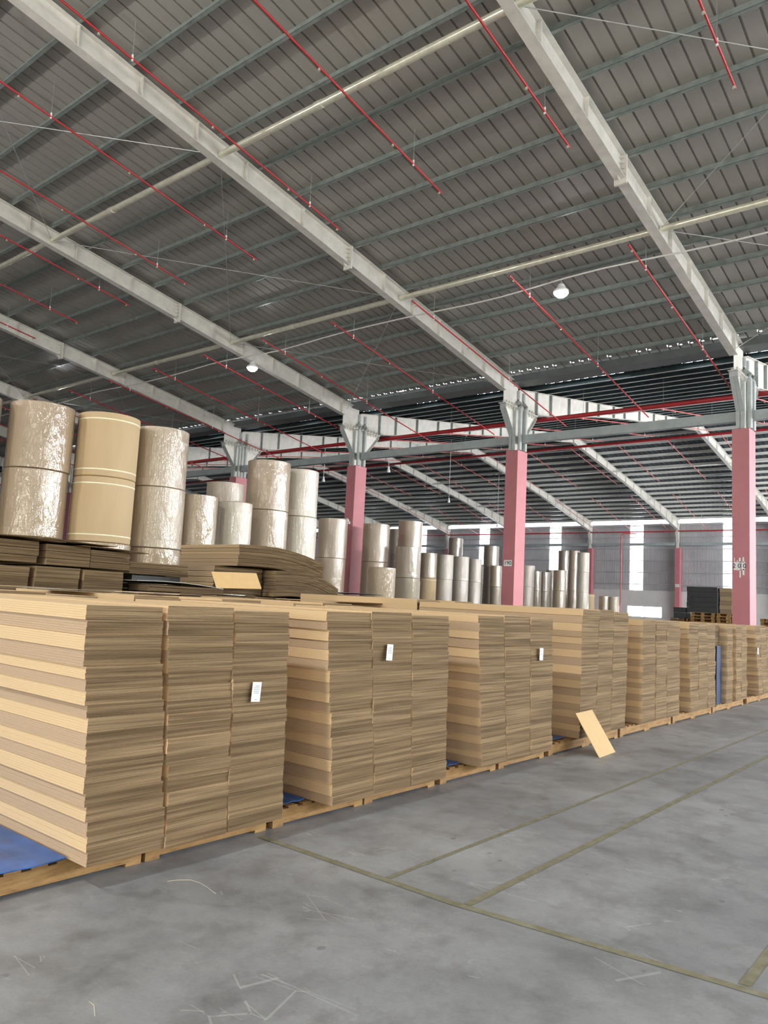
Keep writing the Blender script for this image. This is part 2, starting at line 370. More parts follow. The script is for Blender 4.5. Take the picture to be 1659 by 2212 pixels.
mb = MB(); mb.box(-60, -17.2, Y0-40, Y1, -.25, -.05); mb.box(-17.2, WX+20, Y0-40, Y0-.2, -.25, -.05); mb.box(WX+.4, WX+20, Y0, Y1, -.25, -.05)
tag(mb.build('ground', m_grass), kind='structure')

# ---------------------------------------------------------------- frames: columns and rafters
def rafter1():
    t = thing('roof_rafter', '', 'rafter', (0, 0, 0))
    pts = [(3.9, 0), (7, 0), (15.3, 0), (24.06, 0), (25.0, 0)]
    top = lambda x: 13.94-.157*x
    dep = lambda x: .47 + max(0, (x-7))*.0085
    mb = MB(); xs = [3.9, 7, 11, 15.3, 20, 24.06]
    poly = [(x, top(x)) for x in xs] + [(25.1, top(25.1)), (25.1, 9.08), (24.06, 9.08)] + [(x, top(x)-dep(x)) for x in reversed(xs)]
    mb.prism_y(poly, -.006, .006); mb.build('web', m_rafter, t)
    mb = MB(); mb.prism_y([(3.9, top(3.9)), (25.1, top(25.1)), (25.1, top(25.1)-.014), (3.9, top(3.9)-.014)], -.12, .12); mb.build('top_flange', m_rafter, t)
    mb = MB(); bx = [(x, top(x)-dep(x)) for x in xs]; mb.prism_y(bx + [(x, z-.016) for x, z in reversed(bx)], -.12, .12); mb.build('bottom_flange', m_rafter, t)
    for x in (5.4, 6.9, 8.4, 9.9, 11.4, 13.4, 16.85, 18.3, 19.75, 21.2, 22.6, 23.9):
        mb = MB(); z1, z0 = top(x), top(x)-dep(x)
        mb.box(x-.012, x+.012, -.105, .105, z0, z1); mb.build('stiffener', m_rafter, t)
    x = 15.3; mb = MB(); mb.box(x-.03, x+.03, -.14, .14, top(x)-dep(x)-.12, top(x)); 
    for sy in (-1, 1):
        for k in range(4):
            z = top(x)-dep(x)+.08+k*.12
            mb.quad([(x-.16, sy*.008, z), (x+.16, sy*.008, z), (x+.03, sy*.11, z), (x-.03, sy*.11, z)])
    mb.prism_y([(x-.2, top(x)-dep(x)-.0), (x, top(x)-dep(x)-.12), (x+.16, top(x)-dep(x)-.02)], -.01, .01)
    mb.build('splice_plate', m_rafter, t)
    return t
def rafter2():
    t = thing('roof_rafter', '', 'rafter', (0, 0, 0))
    top = lambda x: rz2(x)-.2
    xs = [26.4, 29.1, 32.3, 36, 41, RX, 52, 57, 61, 64, 67.3]
    dp = [.92, .80, .60, .50, .50, .52, .50, .50, .60, .78, .98]
    poly = [(25.2, top(25.2)), ] + [(x, top(x)) for x in xs] + [(x, top(x)-d) for x, d in reversed(list(zip(xs, dp)))] + [(26.4, 9.08), (25.2, 9.08)]
    mb = MB(); mb.prism_y(poly, -.006, .006); mb.build('web', m_rafter, t)
    mb = MB(); tp = [(25.2, top(25.2)), (RX, top(RX)), (67.6, top(67.6))]; mb.prism_y(tp + [(x, z-.014) for x, z in reversed(tp)], -.12, .12); mb.build('top_flange', m_rafter, t)
    mb = MB(); bx = [(x, top(x)-d) for x, d in zip(xs, dp)]; mb.prism_y(bx + [(x, z-.016) for x, z in reversed(bx)], -.12, .12); mb.build('bottom_flange', m_rafter, t)
    def dep(x):
        for (a, da), (b_, db) in zip(zip(xs, dp), zip(xs[1:], dp[1:])):
            if a <= x <= b_: return da+(db-da)*(x-a)/(b_-a)
        return .9
    st = [26.5, 27.7, 29.35, 31.1, 32.3, 34.0, 35.3, 37.2, 39.2, 41, 42.8, 44.6, 46.5, 48.4, 50.2, 52, 53.7, 55.4, 57, 58.5, 60, 61.4, 62.8, 64.2, 65.6, 67.0]
    for x in st:
        mb = MB(); mb.box(x-.02, x+.02, -.105, .105, top(x)-dep(x), top(x)); mb.build('stiffener', m_purlin if x < 45 else m_rafter, t)
    return t
def column():
    t = thing('steel_column', '', 'column', (VX, 0, 0))
    mb = MB(); mb.box(-.36, .36, -.25, .25, 0, 7.42); mb.build('pink_casing', m_pink, t)['label'] = 'pink painted casing'
    mb = MB(); w = [(-.40, 7.42), (.40, 7.42), (.40, 7.95), (1.26, 8.9), (1.26, 9.04), (-1.12, 9.04), (-1.12, 8.88), (-.40, 7.95)]
    mb.prism_y(w, -.006, .006); mb.build('bracket_web', m_rafter, t)
    for s, pts in (('l', [(-.40, 7.42), (-.40, 7.95), (-1.12, 8.88), (-1.12, 9.04)]), ('r', [(.40, 7.42), (.40, 7.95), (1.26, 8.9), (1.26, 9.04)])):
        mb = MB(); o_ = .02 if s == 'l' else -.02
        mb.prism_y(pts + [(x+o_, z) for x, z in reversed(pts)], -.125, .125); mb.build('bracket_flange', m_column, t)
    mb = MB(); mb.box(-1.2, 1.3, -.15, .15, 9.04, 9.065)
    for x in (-1.0, -.8, -.6, -.4, .35, .55, .75, .95, 1.15):
        for sy in (-1, 1):
            mb.prism_y([(x-.02, 9.04), (x+.02, 9.04), (x, 8.93)], sy*.07-.03, sy*.07+.03)
            mb.prism_y([(x-.02, 9.065), (x+.02, 9.065), (x, 9.2)], sy*.07-.03, sy*.07+.03)
    mb.build('bolted_plate', m_rafter, t)
    for x in (-.35, .30):
        mb = MB(); mb.box(x-.012, x+.012, -.12, .12, 7.42, 9.04); mb.build('stiffener', m_column, t)
    return t
def ccol():
    t = thing('wall_column', '', 'column', (67.35, 0, 0))
    mb = MB(); mb.box(-.22, .3, -.2, .2, 0, 7.4); mb.build('pink_casing', m_pink, t)['label'] = 'pink painted casing'
    mb = MB(); mb.prism_y([(-.16, 7.4), (.2, 7.4), (.3, 9.7), (-.45, 8.85), (-.16, 7.9)], -.01, .01); mb.build('bracket_web', m_rafter, t)
    mb = MB(); mb.prism_y([(-.16, 7.4), (-.16, 7.9), (-.45, 8.85), (-.43, 8.85), (-.14, 7.9), (-.14, 7.4)], -.12, .12); mb.build('bracket_flange', m_rafter, t)
    return t
r1, r2, cc, wc = rafter1(), rafter2(), column(), ccol()
names = ['behind the camera', 'just behind the camera', 'meeting the rightmost pink column', 'meeting the second column from the right', 'meeting the third column from the right', 'meeting the fourth column from the right', 'meeting the fifth column from the right', 'meeting the sixth column from the right', 'meeting the seventh column from the right', 'meeting the farthest column']
cnames = ['pink column behind the camera', 'pink column just off to the right', 'big pink column marked 200 at the right edge', 'pink column marked 190 left of the right edge one', 'pink column with small twin spotlight behind wrapped rolls', 'pink column stub above rolls left of centre', 'pink column hidden behind the plain kraft rolls', 'pink column sliver between the two leftmost tall roll stacks', 'farthest but one pink column', 'farthest pink column']
for k, y in enumerate(FR):
    if k < 1: continue
    for proto, nm in ((r1, 'long grey steel rafter of the near roof, %s'), (r2, 'pale steel rafter of the far roof, %s')):
        o = proto if k == 1 else dup(proto, (0, y, 0)); o.location = (0, y, 0); o['label'] = nm % names[k]
    o = cc if k == 1 else dup(cc, (VX, y, 0)); o.location = (VX, y, 0); o['label'] = cnames[k] + ', grey forked head'
    o = wc if k == 1 else dup(wc, (67.35, y, 0)); o.location = (67.35, y, 0); o['label'] = 'slim pink column against the far wall, %s in line from the right' % ORD[k-1]
# signs on columns
def text(body, size, parent, loc, rot, mt, name='number_lettering', ext=.002):
    cu = bpy.data.curves.new(name, 'FONT'); cu.body = body; cu.size = size; cu.extrude = ext; cu.align_x = 'CENTER'; cu.align_y = 'CENTER'; cu.offset = size*.012
    tmp = bpy.data.objects.new('tmp', cu); me = bpy.data.meshes.new_from_object(tmp); bpy.data.objects.remove(tmp)
    me.materials.append(mt); o = link(name, me, parent, loc); o.rotation_euler = rot; return o
RT = (math.radians(90), 0, math.radians(-90))
def sign(body, x, y, z, w, h, label, size):
    t = thing('number_sign', label, 'sign', (x, y, z))
    mb = MB(); mb.box(-.012, 0, -w/2, w/2, -h/2, h/2); mb.build('sign_plate', m_tag, t)
    text(body, size, t, (-.0135, 0, -.0), RT, m_print); return t
sign('190', VX-.362, FR[3]+.02, 3.21, .32, .22, 'white plate reading 190 on the pink column', .20)
t = thing('number_sign', 'white brushed patches with the number 200 on the right pink column', 'sign', (VX-.36, FR[2]+.03, 3.2))
mb = MB()
for i, (y, w, z0, z1) in enumerate([(.12, .10, -.13, .11), (.02, .09, -.14, .12), (-.10, .10, -.13, .12)]):
    mb.box(-.006, 0, y-w/2, y+w/2, z0, z1)
for y, w, z0, z1 in [(.15, .02, .1, .24), (.07, .02, .09, .17), (.0, .05, .1, .24), (-.10, .045, .1, .26), (-.01, .035, -.36, -.12), (-.105, .055, -.28, -.1)]:
    mb.prism_y([(-.006, z0), (0, z0), (0, z1), (-.006, z1)], y-w/2, y+w/2)
mb.build('white_paint', m_tag, t); text('2 0 0', .19, t, (-.008, .01, -.01), RT, m_print)
t = thing('number_sign', 'small white plate on the slim pink wall column', 'sign', (67.35-.225, FR[4], 4.18))
mb = MB(); mb.box(-.012, 0, -.17, .17, -.12, .12); mb.build('sign_plate', m_tag, t)
mb = MB()
for q in (-.09, 0, .09): mb.box(-.016, -.012, q-.025, q+.025, -.07, .07)
mb.build('faded_marks', m_fade, t)
t = thing('emergency_light', 'small white twin head emergency light on a pink column', 'light', (VX-.365, FR[4]+.02, 4.9))
mb = MB(); mb.box(-.10, -.001, -.14, .14, -.07, .05); mb.build('housing', m_white, t)
for s in (-.1, .1):
    mb = MB(); mb.lathe([(.0, .0), (.055, .0), (.08, .08), (.08, .12), (0, .12)], 16); o = mb.build('lamp_head', m_white, t, True, (-.12, s, .06)); o.rotation_euler = (0, -1.2, 0)

# struts between the columns (grey boxes), far wall strut
for k in range(1, len(FR)-1):
    mb = MB(); a, b_ = FR[k]+.1, FR[k+1]-.1
    mb.box(VX-.12, VX+.12, a, b_, 7.72, 8.02)
    tag(mb.build('strut_beam', m_beam), 'grey box strut between column heads, %s bay from the right' % ORD[k-1], 'beam')
    mb = MB(); mb.box(67.2, 67.4, a+.1, b_-.1, 7.62, 7.86)
    tag(mb.build('strut_beam', m_beam), 'pale strut along the far wall, %s bay from the right' % ORD[k-1], 'beam')
# drain pipes with swan necks
def drain(label, y, dy, x):
    mb = MB(); mb.tube([(x+.1, y, 9.75), (x+.1, y, 9.45), (x+.06, y-.06, 9.30), (x-.04, y-.2, 9.15), (x-.08, y-.22, 9.0), (x-.08, y-.22, 7.43)], .075, 12)
    tag(mb.build('drain_pipe', m_column, smooth=True), label, 'pipe')
for k in range(1, len(FR)):
    drain('grey swan neck drain pipe, left of pair, %s' % names[k].replace('meeting', 'on'), FR[k]-.02, 0, VX-.15)
    drain('grey swan neck drain pipe, right of pair, %s' % names[k].replace('meeting', 'on'), FR[k]-.02, 0, VX+.25)
# purlins
def purlin(x, zf, sl, mt, label, group, web=.19):
    mb = MB(); z = zf(x); s = sl*.065
    mb.box(x-.004, x+.004, Y0, Y1, z-web, z-.003)
    mb.prism_y([(x, z-.004), (x+.068, z-.004+s), (x+.068, z-.012+s), (x, z-.012)], Y0, Y1)
    mb.prism_y([(x-.068, z-web-s), (x, z-web), (x, z-web+.008), (x-.068, z-web-s+.008)], Y0, Y1)
    mb.box(x-.068, x-.062, Y0, Y1, z-web-s, z-web-s+.025)
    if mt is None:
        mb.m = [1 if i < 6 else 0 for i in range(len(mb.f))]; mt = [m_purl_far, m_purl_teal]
    tag(mb.build('roof_purlin', mt), label, 'purlin', group)
for i in range(17): purlin(23.98-1.22*i, rz1, -.157, m_purlin, 'grey steel purlin under the near roof, %s up from the valley gutter' % ORD[i], 'near roof purlins')
for i in range(17): purlin(26.2+1.22*i, rz2, .157, None, 'pale purlin of the far roof rising slope, %s from the valley gutter' % ORD[i], 'far roof rising purlins')
for i in range(18): purlin(46.95+1.2*i, rz2, -.157, m_purl_far, 'pale purlin of the far roof falling slope, %s below the ridge' % ORD[i], 'far roof falling purlins')
# tubular ties between rafters
for j, (x, z) in enumerate(((10.64, 11.97), (17.7, 10.86), (3.9, 13.0))):
    for k in range(1, len(FR)-1):
        mb = MB(); a, b_ = FR[k]+.02, FR[k+1]-.02
        mb.tube([(x, a, z), (x, (a+b_)/2-.1, z), (x, b_, z)], .082, 14)
        mb.tube([(x, a+4.6, z), (x, a+4.8, z)], .094, 14)
        t = mb.build('tie_tube', m_tube, smooth=True)
        tag(t, 'galvanised round tie tube on the %s rafter line, %s bay from the right' % (('upper', 'lower', 'ridge')[j], ORD[k-1]), 'tube')
        lug = MB(); lug.box(x-.05, x+.05, a-.01, a+.06, z-.08, z+.12); lug.build('lug', m_rafter, t)
for x, z in ((33.5, 10.75), (40.3, 11.8), (53, 11.75), (60, 10.7)):
    for k in range(1, len(FR)-1):
        mb = MB(); mb.tube([(x, FR[k]+.02, z), (x, FR[k]+7.97, z)], .06, 8)
        tag(mb.build('tie_tube', m_purl_far, smooth=True), 'thin tie tube, %s line across the far roof, %s bay from the right' % ({33.5: 'first', 40.3: 'second', 53: 'third', 60: 'fourth'}[x], ORD[k-1]), 'tube')
# bracing rods
def rod(p, q, label, r=.011, mt=None, name='bracing_rod'):
    mb = MB(); mb.tube([p, q], r, 6); tag(mb.build(name, mt or m_wire), label, 'rod')
def tz(x): return 13.94-.157*x-.3
lv = [3.9, 10.64, 17.7, 24.3]
for k in (1, 3, 5):
    for j in range(3):
        a, b_ = lv[j], lv[j+1]
        for s in (0, 1):
            ya, yb = (FR[k], FR[k+1]) if s else (FR[k+1], FR[k])
            rod((a, ya, tz(a)), (b_, yb, tz(b_)), 'thin bracing rod, %s panel from ridge, %s bay, %s' % (ORD[j], ORD[k-1], ('falling left', 'falling right')[s]))

# ---------------------------------------------------------------- sprinkler pipes
def pipe_line(name, pts, r, label, mt, heads=(), hangers=(), zroof=None):
    mb = MB(); mb.tube(pts, r, 10); o = mb.build(name, mt, smooth=True); tag(o, label, 'pipe')
    a, b_ = Vector(pts[0]), Vector(pts[-1])
    for h in heads:
        p = a.lerp(b_, h); mb = MB(); mb.tube([p, p-Vector((0, 0, .05))], .012, 6); mb.tube([p-Vector((0, 0, .05)), p-Vector((0, 0, .07))], .028, 8)
        mb.build('sprinkler_head', m_tube, o)
    for h in hangers:
        p = a.lerp(b_, h); mb = MB(); mb.tube([p+Vector((0, 0, .05)), (p.x, p.y, zroof(p.x))], .007, 5); mb.build('hanger_rod', m_wire, o)
        mb = MB(); mb.tube([p+Vector((-.0, 0, -.045)), p+Vector((0, 0, .09))], .022, 8); mb.build('hanger_clip', m_white, o)
    return o
BY = [3.62+3.235*k for k in range(0, 14)]
for k, y in enumerate(BY):
    z = lambda x, d: rz1(x)-.2-d
    pipe_line('sprinkler_pipe', [(4.5, y, z(4.5, .66)), (13.8, y, z(13.8, .63))], .024, 'thin red sprinkler pipe on the upper near roof, %s from the right' % ORD[k], m_red, (.25, .55, .8, .99), (.33, .88), rz1)
    pipe_line('sprinkler_pipe', [(17.0, y, z(17.0, .95)), (27.1, y, z(24.6, .95)-.42)], .024, 'thin red sprinkler pipe running down to the main, %s from the right' % ORD[k], m_red, (.02, .3, .6, .85), (.11, .56), rz1)
    pipe_line('sprinkler_pipe', [(27.3, y, 9.14), (36.0, y, rz2(36.0)-1.15)], .024, 'pale red sprinkler pipe rising under the far roof, %s from the right' % ORD[k], m_redfar, (.3, .6, .9), (.15, .85), rz2)
    pipe_line('sprinkler_pipe', [(37.6, y, rz2(37.6)-.95), (45.5, y, rz2(45.5)-.9)], .024, 'pale red sprinkler pipe near the far ridge, %s from the right' % ORD[k], m_redfar, (), (.2, .8), rz2)
    pipe_line('sprinkler_pipe', [(47.3, y, rz2(47.3)-.7), (55.5, y, rz2(55.5)-.7)], .024, 'pale red sprinkler pipe beyond the far ridge, %s from the right' % ORD[k], m_redfar, (.3, .7), (.2, .8), rz2)
    pipe_line('sprinkler_pipe', [(58.2, y, rz2(58.2)-.8), (67.0, y, 8.9)], .024, 'pale red sprinkler pipe ending at the far wall, %s from the right' % ORD[k], m_redfar, (.3, .7), (.2, .8), rz2)
pipe_line('fire_main_pipe', [(27.2, -8, 9.1), (27.2, 20, 9.1), (27.2, 66, 9.1)], .085, 'thick dark red fire main pipe behind the column heads', m_red)
pipe_line('fire_main_pipe', [(46.4, -8, 12.3), (46.4, 66, 12.3)], .085, 'thick dark red fire main pipe under the far ridge', m_red)
pipe_line('fire_main_pipe', [(67.1, -8, 8.86), (67.1, 66, 8.86)], .055, 'red fire main pipe along the far wall', m_red)
mb = MB(); mb.tube([(66.95, 25.9, 8.7), (66.95, 27.05, 8.7), (66.95, 27.25, 8.55), (66.95, 27.27, 8.3), (66.95, 27.27, 0)], .05, 8)
tag(mb.build('riser_pipe', m_redfar, smooth=True), 'vertical red riser pipe on the far wall', 'pipe')

# ---------------------------------------------------------------- lamps
LX = 18.1
for i, (y, z) in enumerate(((9.14, 10.03), (21.5, 9.88), (36.5, 9.95))):
    t = thing('high_bay_lamp', ('round lit high bay lamp at upper right', 'round lit high bay lamp left of centre', 'round lit high bay lamp above the left paper rolls')[i], 'lamp', (LX, y, z))
    mb = MB(); mb.lathe([(0, -.13), (.1, -.12), (.17, -.06), (.19, 0), (.17, .04), (0, .04)], 24); mb.build('lamp_glass', m_lampglow, t, True)
    mb = MB(); mb.lathe([(.2, -.01), (.2, .05), (.12, .12), (.08, .22), (0, .22)], 24); mb.build('lamp_housing', m_white, t, True)
    mb = MB(); mb.tube([(0, 0, .2), (0, 0, .40)], .012, 6); mb.build('hook', m_wire, t)
    l = bpy.data.lights.new('lamp_light', 'SPOT'); l.energy = 350; l.spot_size = math.radians(150); l.spot_blend = .8; l.shadow_soft_size = .18; l.color = (.96, .98, 1)
    lo = bpy.data.objects.new('lamp_light', l); COL.objects.link(lo); lo.location = (LX, y, z-.18)
for i, (x, y) in enumerate(((-4.5, 22.0), (-4.5, 12.5), (-4.5, 3.4))):  # unseen lamps added to brighten the near roof
    t = thing('high_bay_lamp', 'added unseen high bay lamp brightening the near roof, behind the camera, %s from the left' % ORD[i], 'lamp', (x, y, 9.6))
    mb = MB(); mb.lathe([(0, -.13), (.1, -.12), (.17, -.06), (.19, 0), (.17, .04), (0, .04)], 24); mb.build('lamp_glass', m_lampglow, t, True)
    mb = MB(); mb.tube([(0, 0, .04), (0, 0, 2.9)], .012, 6); mb.build('hanging_rod', m_wire, t)
    l = bpy.data.lights.new('lamp_light', 'POINT'); l.energy = 1250; l.shadow_soft_size = .2; l.color = (1, .97, .90)
    lo = bpy.data.objects.new('lamp_light', l); COL.objects.link(lo); lo.location = (x, y, 9.2)
pts = []
y = 1.0
while y < 46: pts.append((LX + .03*math.sin(y*1.3), y, 10.36 + .05*math.cos(y*.79))); y += 1.0
mb = MB(); mb.tube(pts, .022, 6)
tag(mb.build('power_cable', m_cable, smooth=True), 'pale power cable running under the near rafters past the lamps', 'cable')
for x, y, z, lb in ((30.0, 24.5, 8.1, 'small white pendant lamp hanging beside the third column'), (41.0, 28.3, 8.15, 'small white pendant lamp hanging low under the far roof'), (52.0, 31.2, 7.8, 'small white pendant lamp above the distant rolls'), (31.5, 30.5, 8.2, 'small white pendant lamp left of the third column')):
    t = thing('pendant_lamp', lb, 'lamp', (x, y, z)); mb = MB(); mb.tube([(0, 0, 0), (0, 0, .14)], .09, 10); mb.tube([(0, 0, .14), (0, 0, .3)], .05, 8); mb.build('lamp_body', m_white, t)
    mb = MB(); mb.tube([(0, 0, .3), (0, 0, rz2(x)-z)], .012, 5); mb.build('cord', m_white, t)

# ---------------------------------------------------------------- paper rolls
_rc = {}
def roll_meshes(R, h, plain, wi):
    k = (R, h, plain, wi)
    if k in _rc: return _rc[k]
    d = {}
    mb = MB(); mb.lathe([(.05, .004), (R-.012, .004), (R, .014), (R, h-.014), (R-.012, h-.004), (.05, h-.004)], 56)
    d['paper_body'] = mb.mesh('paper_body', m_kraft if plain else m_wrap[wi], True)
    mb = MB(); mb.lathe([(.05, .002), (.05, h-.002), (.038, h-.002), (.038, .002), (.05, .002)], 20); d['core_tube'] = mb.mesh('core_tube', m_core, True)
    if plain:
        for z in (.13, h-.13):
            mb = MB(); mb.lathe([(R+.001, z-.012), (R+.003, z-.009), (R+.003, z+.009), (R+.001, z+.012)], 56); d['strap' + str(z)] = mb.mesh('strap', m_strap, True)
    else:
        mb = MB(); prof = []
        for z, o_ in ((.0, .0), (.001, .003), (.12, .0035), (.14, .002)): prof.append((R+o_, z+.012))
        mb.lathe(prof, 56); d['film_hem'] = mb.mesh('film_hem', m_wrap[wi], True)
    _rc[k] = d; return d
def roll_stack(x, y, R, n, h, place, finish, mats, top_h=None):
    z = 0
    for i in range(n):
        lev = {0: 'bottom', n-1: 'top'}.get(i, 'lower middle' if i == 1 and n > 3 else ('upper middle' if n > 3 else 'middle'))
        wi = mats[i % len(mats)]
        plain = wi == 9
        f = 'plain kraft roll with cream straps' if plain else finish
        t = thing('paper_roll', '%s, %s of stack %s' % (f, lev, place), 'paper roll', (x+rnd.uniform(-.015, .015), y+rnd.uniform(-.015, .015), z), 'stacked paper rolls', rnd.uniform(0, 6.28))
        hh = h*(1+.02*((i*7) % 3-1)*0)
        for nm, me in roll_meshes(round(R, 3), h, plain, 0 if plain else wi).items(): link(nm.rstrip('0123456789.'), me, t)
        z += h
A, B = 'film wrapped brown roll', 'shiny wrapped paper roll'
stacks = [
 (5.50, 14.05, .56, 4, 1.2, 'at the left picture edge', A, [0, 1, 1, 1]),
 (6.67, 13.66, .55, 4, 1.2, 'left of the plain kraft rolls', B, [0, 0, 0, 0]),
 (7.80, 13.28, .56, 4, 1.2, 'second from the left', A, [0, 0, 9, 9]),
 (9.02, 13.34, .54, 4, 1.2, 'right of the plain kraft rolls', B, [0, 0, 1, 1]),
 (10.01, 13.32, .42, 3, 1.2, 'behind the bent heap, left narrow one', B, [0, 0, 0]),
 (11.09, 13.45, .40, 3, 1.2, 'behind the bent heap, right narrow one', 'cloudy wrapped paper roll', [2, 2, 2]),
 (14.50, 18.0, .55, 4, 1.2, 'peeping over the narrow rolls', A, [0, 1, 1, 1]),
 (12.53, 13.96, .52, 4, 1.2, 'tallest left of the third pink column', B, [0, 0, 0, 0]),
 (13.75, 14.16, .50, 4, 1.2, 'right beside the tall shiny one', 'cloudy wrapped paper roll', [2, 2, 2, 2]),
 (22.87, 21.45, .60, 3, 1.6, 'under the twin spotlight', A, [0, 0, 0]),
 (24.95, 20.9, .56, 3, 1.6, 'directly before the third pink column', B, [0, 0, 0]),
 (27.2, 23.0, .55, 4, 1.25, 'just behind the third pink column', 'dull brown paper roll', [3, 3, 3, 3]),
 (18.03, 14.81, .43, 2, 1.3, 'low one right of the third pink column', B, [0, 0]),
 (25.75, 19.75, .52, 3, 1.3, 'dark one with vertical stripes', 'dark striped wrapped roll', [3, 3, 3]),
 (27.41, 20.95, .54, 4, 1.3, 'tallest right of the third column', B, [0, 0, 0, 0]),
 (30.31, 23.87, .47, 4, 1.3, 'grey one just behind the tallest', 'dark wrapped roll', [3, 3, 3, 3]),
 (40.20, 29.15, .57, 3, 1.6, 'with a plain roll at mid height', B, [0, 9, 0]),
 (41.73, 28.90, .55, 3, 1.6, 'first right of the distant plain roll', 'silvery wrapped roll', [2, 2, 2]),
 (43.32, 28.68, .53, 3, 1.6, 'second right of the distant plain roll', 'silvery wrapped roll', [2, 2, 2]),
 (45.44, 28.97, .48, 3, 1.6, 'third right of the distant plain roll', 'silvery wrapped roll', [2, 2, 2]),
 (48.64, 32.77, .55, 4, 1.65, 'dark one rising behind the silvery rolls', 'dark wrapped roll', [3, 3, 3, 3]),
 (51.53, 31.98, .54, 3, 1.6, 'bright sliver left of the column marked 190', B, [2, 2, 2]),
 (48.82, 29.72, .56, 4, 1.5, 'tall dark one beside the column marked 190', 'dark wrapped roll', [3, 3, 3, 3]),
 (41.14, 24.68, .37, 2, 1.4, 'small dark one at the foot of column 190', 'dark wrapped roll', [3, 3]),
 (47.66, 28.6, .42, 3, 1.5, 'shiny one left of the column marked 190', B, [0, 0, 0]),
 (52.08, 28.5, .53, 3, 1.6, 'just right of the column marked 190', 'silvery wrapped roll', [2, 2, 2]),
 (54.09, 28.88, .47, 3, 1.5, 'dark glossy one right of column 190', 'dark glossy wrapped roll', [3, 3, 3]),
 (55.35, 28.76, .44, 3, 1.5, 'matt dark one right of column 190', 'dark wrapped roll', [3, 3, 3]),
 (57.86, 29.46, .49, 3, 1.6, 'broad brown one before the tall panel', 'dark wrapped roll', [3, 3, 3]),
 (52.26, 25.93, .48, 3, 1.5, 'shiny one left of the distant tall pair', B, [0, 0, 0]),
 (60.28, 29.53, .47, 4, 1.65, 'dark one left of the distant tall pair', 'dark wrapped roll', [3, 3, 3, 3]),
 (57.88, 27.50, .45, 4, 1.6, 'left of the distant tall pair', B, [0, 0, 0, 0]),
 (54.77, 25.26, .46, 4, 1.5, 'touching the slim pink wall column', 'silvery wrapped roll', [2, 2, 2, 2]),
 (59.49, 26.9, .47, 2, 1.5, 'low beside the slim pink column', B, [0, 9]),
 (60.25, 25.9, .42, 2, 1.45, 'low before the white wall', 'dark wrapped roll', [3, 0]),
 (56.9, 23.7, .40, 2, 1.4, 'lowest farthest right by white wall', B, [2, 1]),
]
for s in stacks: roll_stack(*s)

# ---------------------------------------------------------------- piles of corrugated sheets
def bundle_mesh(w, d, h, n, mt, rr):
    mb = MB()
    for i in range(n):
        a, b_ = rr.uniform(-.0008, .0008), rr.uniform(-.0025, .0025); g_ = .0005
        mb.box(-w/2+a, w/2+a, b_, d+b_, h*i/n+g_, h*(i+1)/n)
    return mb.mesh('sheet_bundle', mt)
def pile(x0t, x1t, x0b, x1b, y0, y1, z0, z1, label, n=18, mt=None, group='piles of corrugated sheets', yb=0., amp=.012, layers=6):
    mt = mt or m_board
    r_ = random.Random(hash((round(x0t, 2), round(y0, 2))) & 0xffff if False else int(x0t*131+y0*977))
    cx = (x0b+x1b)/2; t = thing('cardboard_pile', label, 'cardboard pile', (cx, y0, z0), group)
    w = x1t-x0t; d = y1-y0; hb = (z1-z0)/n
    var = [bundle_mesh(w, d, hb, layers, mt, r_) for _ in range(3)]
    ph = r_.uniform(0, 6); dx = 0; hs = [r_.uniform(.8, 1.2) for _ in range(n)]; sm = sum(hs); z = 0
    for i in range(n):
        u = (i+.5)/n; h_ = hs[i]/sm*(z1-z0)
        a0 = x0b+(x0t-x0b)*u; a1 = x1b+(x1t-x1b)*u
        wob = amp*math.sin(ph+i*.75)+amp*.5*math.sin(ph*2+i*1.9)
        o = link('sheet_bundle', var[i % 3], t, ((a0+a1)/2-cx+wob*.8+r_.uniform(-.002, .002), yb*(1-u)+r_.uniform(-.006, .006)+wob*.5, z))
        o.scale = ((a1-a0-.004)/w, 1, h_*.985/hb)
        tn = (i % 2)*.9 + r_.uniform(0, .15); o.color = (tn, tn, tn, 1)
        z += h_
    return t
def gtag(t, x, z, y=-.02):
    mb = MB(); mb.box(-.037, .037, -.001, .001, -.062, .062)
    for i in range(5): mb.box(-.024+(.01 if i == 0 else 0), .024, -.0016, -.001, .035-i*.011, .039-i*.011, 1)
    mb.box(-.01, .01, -.0016, -.001, -.05, -.046, 1)
    o = mb.build('paper_label', [m_tag, m_fade], t, loc=(x-t.location.x, y, z-t.location.z)); o.rotation_euler = (0, .06, 0); o['label'] = 'small white printed paper label'
ZB = .13
PW = ('left', 'middle', 'right')
